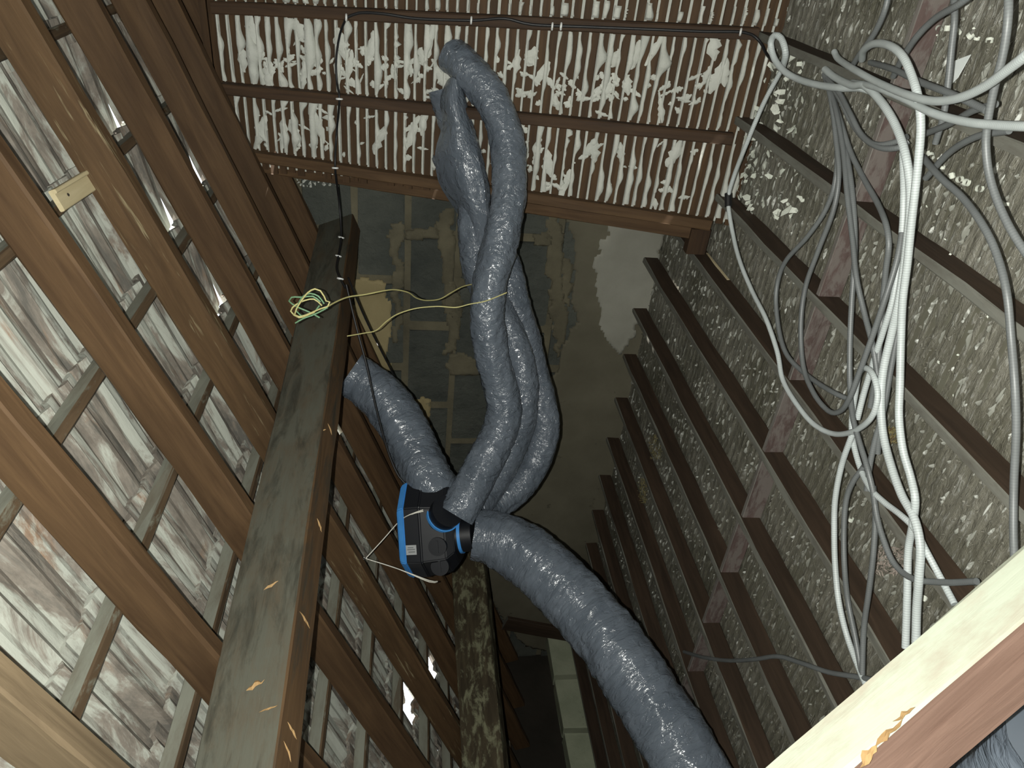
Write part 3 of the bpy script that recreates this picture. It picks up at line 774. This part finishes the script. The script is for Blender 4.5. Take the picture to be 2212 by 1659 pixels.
# large duct, down over the joists and out of the frame, then past the strut
big = []
for (px, py, zc_) in [(1023,1156,2.46),(1066,1163,2.46),(1120,1188,2.44),(1180,1235,2.40),(1240,1295,2.35),(1300,1365,2.28),(1365,1455,2.20),(1430,1555,2.12),(1490,1655,2.05),(1545,1760,1.98),(1620,1900,1.80),(1780,2000,1.50),(2000,1950,1.25),(2180,1770,1.08),(2340,1630,.98)]:
    big.append(at_depth(px, py, zc_))
duct(big, lambda t: .098 + .022 * min(1, t * 14) , 'large grey foil duct curving down from the fan over the far joists', 2.0, .010, 64)
# three twisted ducts sagging from the fan to the lath wall
S1 = [(975,118,2.49),(1010,150,2.44),(1062,215,2.38),(1092,290,2.33),(1100,370,2.28),(1096,450,2.22),(1078,530,2.16),(1060,605,2.10),(1052,680,2.06),(1060,760,2.03),(1080,835,2.00),(1088,890,1.97),(1070,950,1.92),(1040,1010,1.86),(1008,1070,1.80),(983,1112,1.76)]
S2 = [(962,190,2.49),(980,255,2.47),(1005,340,2.42),(1022,420,2.38),(1024,500,2.34),(1032,580,2.30),(1062,650,2.26),(1100,720,2.20),(1122,790,2.13),(1128,860,2.08),(1115,930,2.04),(1085,1000,1.99),(1050,1060,1.93),(1020,1100,1.86)]
S3 = [(965,330,2.49),(990,390,2.50),(1030,460,2.48),(1072,530,2.42),(1096,585,2.36),(1108,645,2.31),(1130,720,2.27),(1150,800,2.22),(1168,865,2.16),(1176,925,2.11),(1160,990,2.06),(1120,1050,2.00),(1070,1090,1.94),(1030,1105,1.88)]
duct(ypath(S1), lambda t: .066 + .010 * max(0, (t - .55) * 2), 'front grey foil duct of the twisted bundle, from lath wall top to fan', 3.0)
duct(ypath(S2), lambda t: .064 + .006 * t, 'middle grey foil duct twisted behind the front one', 4.0)
duct(ypath(S3), .066, 'rear right grey foil duct bulging out of the twisted bundle', 5.0)
# loose outer sleeve hanging open beside the bundle at the lath wall
V = []; Fc = []; nu, nv = 26, 14
la = [(966,175,2.46),(950,215,2.43),(955,270,2.42),(940,330,2.42),(946,390,2.41),(968,430,2.40),(992,470,2.38),(1005,530,2.37),(1015,600,2.34),(1045,660,2.30)]
lb_ = [(1000,190,2.42),(1010,260,2.38),(1030,330,2.34),(1045,390,2.31),(1050,440,2.29),(1052,480,2.28),(1050,520,2.28),(1048,570,2.27),(1052,620,2.26),(1062,670,2.25)]
A_, B_ = spline(ypath(la), 9), spline(ypath(lb_), 9)
A_, B_ = [spline(ypath(l), .012) for l in (la, lb_)]
for i in range(nu + 1):
    a, b = A_[int(i / nu * (len(A_) - 1))], B_[int(i / nu * (len(B_) - 1))]
    for j in range(nv + 1):
        t = j / nv; p = a.lerp(b, t)
        p = p - cz * (.055 * math.sin(t * math.pi)) + cz * .012 * noise.noise((p.x * 14, p.y * 14, p.z * 9)) 
        V.append(p)
for i in range(nu + 1):
    for j in range(nv + 1): V.append(V[i * (nv + 1) + j] + cz * .004)
N_ = (nu + 1) * (nv + 1)
for i in range(nu):
    for j in range(nv):
        a = i * (nv + 1) + j; q = (a, a + 1, a + nv + 2, a + nv + 1); Fc.append(q); Fc.append(tuple(N_ + x for x in q[::-1]))
me = mesh('sleeve', V, Fc, True); l = me.uv_layers.new(name='UVMap')
for lp in me.loops: 
    k = lp.vertex_index % N_; l.data[lp.index].uv = ((k // (nv + 1)) * .02, (k % (nv + 1)) / nv * .5)
tag(link('duct_sleeve', me, M_DUCT), 'loose flattened grey foil sleeve hanging left of the twisted ducts', 'duct sleeve')

# ------------------------------------------------------------------ conduits on the ceiling
def conduit(pts, rpx, white, label, h0=.03, rad=None):
    P = []
    for p in pts:
        px, py = p[0], p[1]; h = p[2] if len(p) > 2 else h0
        P.append(on_z(px, py, JZ + h))
    m = P[len(P) // 2]; dist = sum(((q - Vector((0, 0, H))).dot(cz)) for q in P) / len(P)
    r = rad or rpx * .76 * dist / F
    o = link('conduit', tube_mesh(P, r, 12, .012), M_CWHITE if white else M_CGREY)
    return tag(o, label, 'conduit', 'white ribbed conduits' if white else 'grey ribbed conduits')
CW = [
 ([(1802,112,.02),(1812,128,.03),(1850,153,.07),(1900,180,.10),(1960,205,.13),(2015,218,.15),(2070,212,.17),(2125,188,.19),(2175,152,.21),(2225,112,.23),(2300,40,.24)], 11.5, 'thick white conduit sweeping in a sag to the right frame edge, uppermost'),
 ([(1782,150,.02),(1805,168,.03),(1840,184,.05),(1868,185,.06),(1905,222,.07),(1935,272,.07),(1955,330,.07),(1966,400,.06),(1965,470,.06),(1955,560,.05),(1944,640,.05),(1926,720,.04),(1908,800,.04),(1903,870,.04),(1908,940,.04),(1926,1010,.04),(1948,1070,.04),(1975,1120,.04),(1988,1180,.04),(1985,1250,.04),(1980,1320,.03),(1978,1420,.03)], 11.5, 'thick white conduit running down the middle of the bundle to the strut'),
 ([(1842,178,.03),(1890,188,.08),(1950,212,.11),(2010,242,.13),(2080,262,.15),(2150,270,.17),(2230,273,.19),(2320,270,.2)], 11.5, 'thick white conduit running straight out to the right frame edge, second one'),
 ([(1862,128,.03),(1866,108,.06),(1890,94,.09),(1922,99,.11),(1950,122,.12),(1970,165,.12),(1984,215,.12),(1989,270,.11),(1985,335,.10),(1977,410,.09),(1968,490,.08),(1960,570,.07),(1950,650,.06),(1946,740,.05),(1944,830,.05),(1942,900,.05),(1950,970,.05),(1967,1030,.04),(1977,1080,.04),(1972,1130,.03),(1962,1190,.02),(1960,1270,.02),(1956,1400,.02)], 11.0, 'thick white conduit arching over at the top then dropping straight down'),
 ([(1690,148,.03),(1697,115,.05),(1688,84,.06),(1674,76,.07),(1665,92,.07),(1672,125,.06),(1692,152,.05),(1722,170,.04),(1765,183,.04),(1815,190,.04),(1860,190,.04),(1890,200,.03)], 9.5, 'white conduit curled in a small loop beside the lath wall'),
 ([(1842,936,.03),(1818,1005,.03),(1804,1080,.03),(1802,1150,.03),(1804,1220,.03),(1812,1300,.03),(1830,1375,.02),(1858,1450,.02),(1880,1500,.02)], 8.5, 'white conduit curving down left of the others to the strut'),
 ([(1950,330,.04),(1952,430,.04),(1946,530,.03),(1930,640,.03),(1908,715,.03),(1884,790,.02),(1866,850,.02),(1852,905,.02)], 9.0, 'white conduit slanting behind the thick pair into the loop'),
 ([(1690,148,.03),(1650,222,.04),(1612,312,.05),(1584,385,.05),(1573,435,.05),(1584,510,.04),(1600,570,.04),(1626,632,.03),(1655,690,.03),(1679,760,.03),(1690,818,.03),(1716,866,.03),(1755,914,.03),(1800,937,.03),(1845,931,.04),(1882,902,.05),(1896,856,.05),(1887,812,.05),(1870,795,.04),(1856,806,.03),(1848,850,.02),(1840,905,.02),(1842,950,.02),(1858,1010,.02),(1880,1055,.03),(1910,1085,.03),(1945,1112,.03),(1976,1142,.03),(1998,1185,.03),(2030,1245,.02),(2062,1305,.02)], 7.6, 'slim white conduit dropping left along the wall then looping back into the bundle'),
]
for pts, r, lab in CW: conduit(pts, r, True, lab)
CG = [
 ([(1780,160,.02),(1795,215,.03),(1806,300,.03),(1812,380,.03),(1800,455,.03),(1768,540,.03),(1740,620,.03),(1730,700,.03),(1735,790,.03),(1758,850,.04),(1790,888,.04),(1815,888,.04),(1835,860,.05),(1858,800,.05),(1885,725,.05),(1912,645,.05),(1938,560,.04),(1952,480,.03)], 'grey conduit hanging in a deep U left of the white bundle'),
 ([(1790,180,.01),(1806,280,.01),(1806,380,.01),(1785,450,.01),(1745,510,.02),(1700,560,.03),(1682,600,.03),(1676,650,.03),(1684,720,.03),(1702,770,.03),(1745,812,.02),(1795,845,.02),(1832,862,.01)], 'thin grey conduit in a shallow bend furthest left'),
 ([(1784,165,.02),(1806,240,.03),(1822,330,.03),(1830,420,.04),(1842,520,.04),(1850,600,.04),(1868,680,.03),(1886,750,.03),(1896,820,.02),(1900,900,.02),(1896,980,.01)], 'grey conduit fanning straight down from the top cluster'),
 ([(1790,170,.02),(1822,300,.02),(1838,390,.03),(1846,480,.03),(1846,560,.03),(1840,650,.03),(1836,740,.03),(1836,830,.03),(1842,900,.04),(1858,960,.04),(1876,1020,.04),(1890,1090,.03),(1888,1180,.03),(1878,1270,.03),(1866,1360,.02),(1862,1470,.02)], 'grey conduit dropping the full height beside the loop to the strut'),
 ([(1788,175,.02),(1815,260,.02),(1838,330,.02),(1868,390,.02),(1896,440,.03),(1914,485,.04),(1920,530,.04),(1914,580,.03),(1908,640,.02),(1902,720,.02),(1894,800,.02),(1880,880,.01)], 'grey conduit bowing out left of the thick whites under the cluster'),
 ([(1788,172,.03),(1815,215,.04),(1838,262,.04),(1868,300,.05),(1905,320,.05),(1945,318,.04),(1962,305,.03)], 'grey conduit curving in a U under the thick whites'),
 ([(1786,170,.03),(1812,200,.04),(1836,245,.05),(1860,290,.05),(1890,312,.05),(1930,308,.04),(1960,295,.03)], 'second grey conduit curving in a U just above its twin'),
 ([(1985,330,.03),(2030,382,.06),(2080,428,.07),(2125,490,.08),(2155,555,.08),(2175,635,.08),(2184,730,.07),(2192,830,.07),(2195,930,.06),(2190,1050,.05),(2190,1180,.05),(2200,1300,.04)], 'long grey conduit bowing down the right side to the strut'),
 ([(2178,-60,.16),(2178,30,.16),(2168,110,.15),(2148,190,.14),(2134,260,.13),(2130,320,.12),(2140,390,.11),(2170,470,.10),(2215,545,.09),(2290,640,.08)], 'grey conduit snaking down near the right frame edge'),
 ([(2110,-20,.10),(2070,10,.10),(2020,40,.09),(1980,80,.08),(1950,125,.06),(1930,165,.04)], 'grey conduit sloping up to the top frame edge, right one'),
 ([(1925,-40,.06),(1912,20,.06),(1890,70,.05),(1862,110,.04),(1842,140,.03)], 'grey conduit sloping up to the top frame edge, left one'),
 ([(2060,-20,.05),(2062,40,.05),(2055,110,.04),(2048,180,.03),(2038,250,.02),(2020,310,.01)], 'grey conduit hanging straight beside the white card'),
 ([(1880,135,.03),(1930,150,.06),(1990,178,.08),(2060,205,.09),(2130,238,.09)], 'grey conduit lying between the two thick white sweeps'),
 ([(1995,290,.03),(2050,268,.05),(2100,240,.07),(2150,225,.08)], 'grey conduit crossing behind the long right one, upper'),
 ([(2000,385,.02),(2050,330,.04),(2110,295,.06),(2180,282,.07)], 'grey conduit crossing behind the long right one, lower'),
 ([(1478,1408,.01),(1520,1420,.02),(1575,1427,.02),(1630,1424,.02),(1680,1418,.02),(1730,1432,.02),(1790,1452,.02),(1850,1462,.02),(1890,1470,.02)], 'thin dark grey conduit lying across the far joists'),
 ([(1866,1008,.02),(1842,1042,.03),(1828,1080,.03),(1823,1140,.03),(1824,1220,.03),(1832,1300,.02),(1848,1380,.02),(1862,1460,.02)], 'grey conduit bending down next to the left white conduit'),
 ([(1886,1050,.03),(1893,1110,.03),(1908,1165,.03),(1932,1218,.03),(1972,1250,.03),(2040,1258,.03),(2110,1256,.03)], 'grey conduit turning right to disappear behind the strut'),
 ([(1952,620,.02),(1938,720,.02),(1922,810,.02),(1910,880,.02),(1892,945,.02),(1880,1000,.02),(1872,1060,.02)], 'grey conduit partly hidden behind the thick white pair'),
]
for pts, lab in CG: conduit(pts, 6.2, False, lab, rad=.0072)
# black collar joining the slim white conduit
ca, cb = on_z(1573, 418, JZ + .05), on_z(1573, 446, JZ + .05)
tag(link('cable_collar', prism(ca, cb, .0128, .0128, 14), M_CABLE), 'black tape collar on the slim white conduit by the lath wall', 'collar')

# ------------------------------------------------------------------ black cables with clips, earth wire
def wallpts(l, off=.062): return [on_wall(px, py, off) for px, py in l]
cA = empty('clipped_cable', on_wall(735, 215, .06)); tag(cA, 'thin black cable clipped down across the lath wall to the purlin', 'cable', 'black cables')
cord('cable', [on_wall(748, 38, .06), on_wall(734, 75, .03), on_wall(726, 130, .02), on_wall(728, 180, .03), on_wall(733, 214, .062), on_wall(727, 290, .02), on_wall(724, 363, .066), on_y(733, 440, 2.56), on_y(737, 510, 2.50), on_y(731, 552, 2.40), on_y(727, 580, 2.28), on_y(735, 602, 2.20), on_y(746, 622, 2.16)], .0042, M_CABLE, cA)
cB = empty('clipped_cable', on_wall(1100, 50, .06)); tag(cB, 'black cable clipped along the uppermost stud to the conduits', 'cable', 'black cables')
cord('cable', [on_wall(746, 40, .062), on_wall(775, 28, .062), on_wall(830, 30, .064), on_wall(900, 40, .06), on_wall(1018, 44, .06), on_wall(1090, 40, .064), on_wall(1150, 53, .06), on_wall(1270, 58, .06), on_wall(1400, 63, .06), on_wall(1520, 68, .06), on_wall(1608, 70, .06), on_wall(1640, 88, .06), on_z(1658, 120, -1.0), on_z(1690, 150, -1.0)], .0052, M_CABLE, cB)
def clip(p, parent, d=XV):
    d = d.normalized(); n = (Vector((0, 0, H)) - p).normalized(); s = n.cross(d).normalized()
    pts = [p - s * .010 - n * .004, p - s * .007 + n * .004, p + n * .0075, p + s * .007 + n * .004, p + s * .010 - n * .004]
    link('cable_clip', tube_mesh(pts, .0038, 8, .003), M_CLIP, parent)
for px, py in ((733, 214), (724, 363)): clip(on_wall(px, py, .062), cA, WU if False else XV)
for px, py, yy in ((737, 513, 2.50), (731, 553, 2.40), (735, 602, 2.20)): clip(on_y(px, py, yy), cA, YV)
for px, py in ((748, 38), (1018, 44), (1193, 57), (1212, 57), (1600, 69)): clip(on_wall(px, py, .062), cB, WU)
o = cord('cable', [on_y(748, 615, 2.14), on_y(768, 700, 2.08), on_y(792, 790, 2.02), on_y(812, 880, 1.97), on_y(838, 975, 1.92), on_y(862, 1030, 1.88), on_y(885, 1052, 1.86)], .0040, M_CABLE)
o.name = 'loose_cable'; tag(o, 'thin black cable hanging from the purlin past the duct to the fan', 'cable', 'black cables')
o = cord('cable', [on_y(752, 600, 2.40), on_y(790, 690, 2.42), on_y(840, 790, 2.44), on_y(882, 870, 2.46)], .0040, M_CABLE)
o.name = 'loose_cable'; tag(o, 'thin black cable slanting over the ochre mortar patch', 'cable', 'black cables')
ew_ = empty('earth_wire', on_y(670, 655, 2.0)); tag(ew_, 'green and yellow earth wire with a loose coil on the purlin', 'wire')
def ewire(l, name='wire_run', y0=2.0, y1=2.0, mat=M_EARTHY):
    n = len(l); return cord(name, [on_y(px, py, y0 + (y1 - y0) * i / (n - 1)) for i, (px, py) in enumerate(l)], .0024, mat, ew_, 6, .01)
ewire([(708,662),(730,650),(755,641),(790,636),(830,628),(855,626),(882,632),(900,644),(922,649),(950,646),(975,632),(1000,619),(1030,612)], y0=1.62, y1=2.20)
ewire([(750,726),(785,720),(812,714),(835,694),(860,678),(900,666),(945,662),(985,664),(1015,657),(1050,650),(1095,632)], y0=2.05, y1=2.02)
ewire([(708,662),(712,652),(704,650),(700,640),(692,628),(680,624),(665,632),(652,648),(640,668),(636,680),(646,684),(662,680),(690,668),(708,662)], 'wire_coil', 1.60, 1.60)
ewire([(700,656),(688,640),(670,634),(655,640),(645,655),(640,672),(650,682),(676,676),(690,660)], 'wire_coil', 1.60, 1.61, M_EARTHG)
ewire([(692,652),(676,640),(655,642),(630,642),(624,650),(640,662),(668,674),(690,686)], 'wire_coil', 1.60, 1.62, M_EARTHG)
ewire([(695,660),(678,646),(650,652),(632,664),(628,672),(646,686),(680,674)], 'wire_coil', 1.61, 1.60)
ewire([(708,664),(690,674),(672,682),(655,688),(638,698)], 'wire_coil', 1.60, 1.60, M_EARTHG)
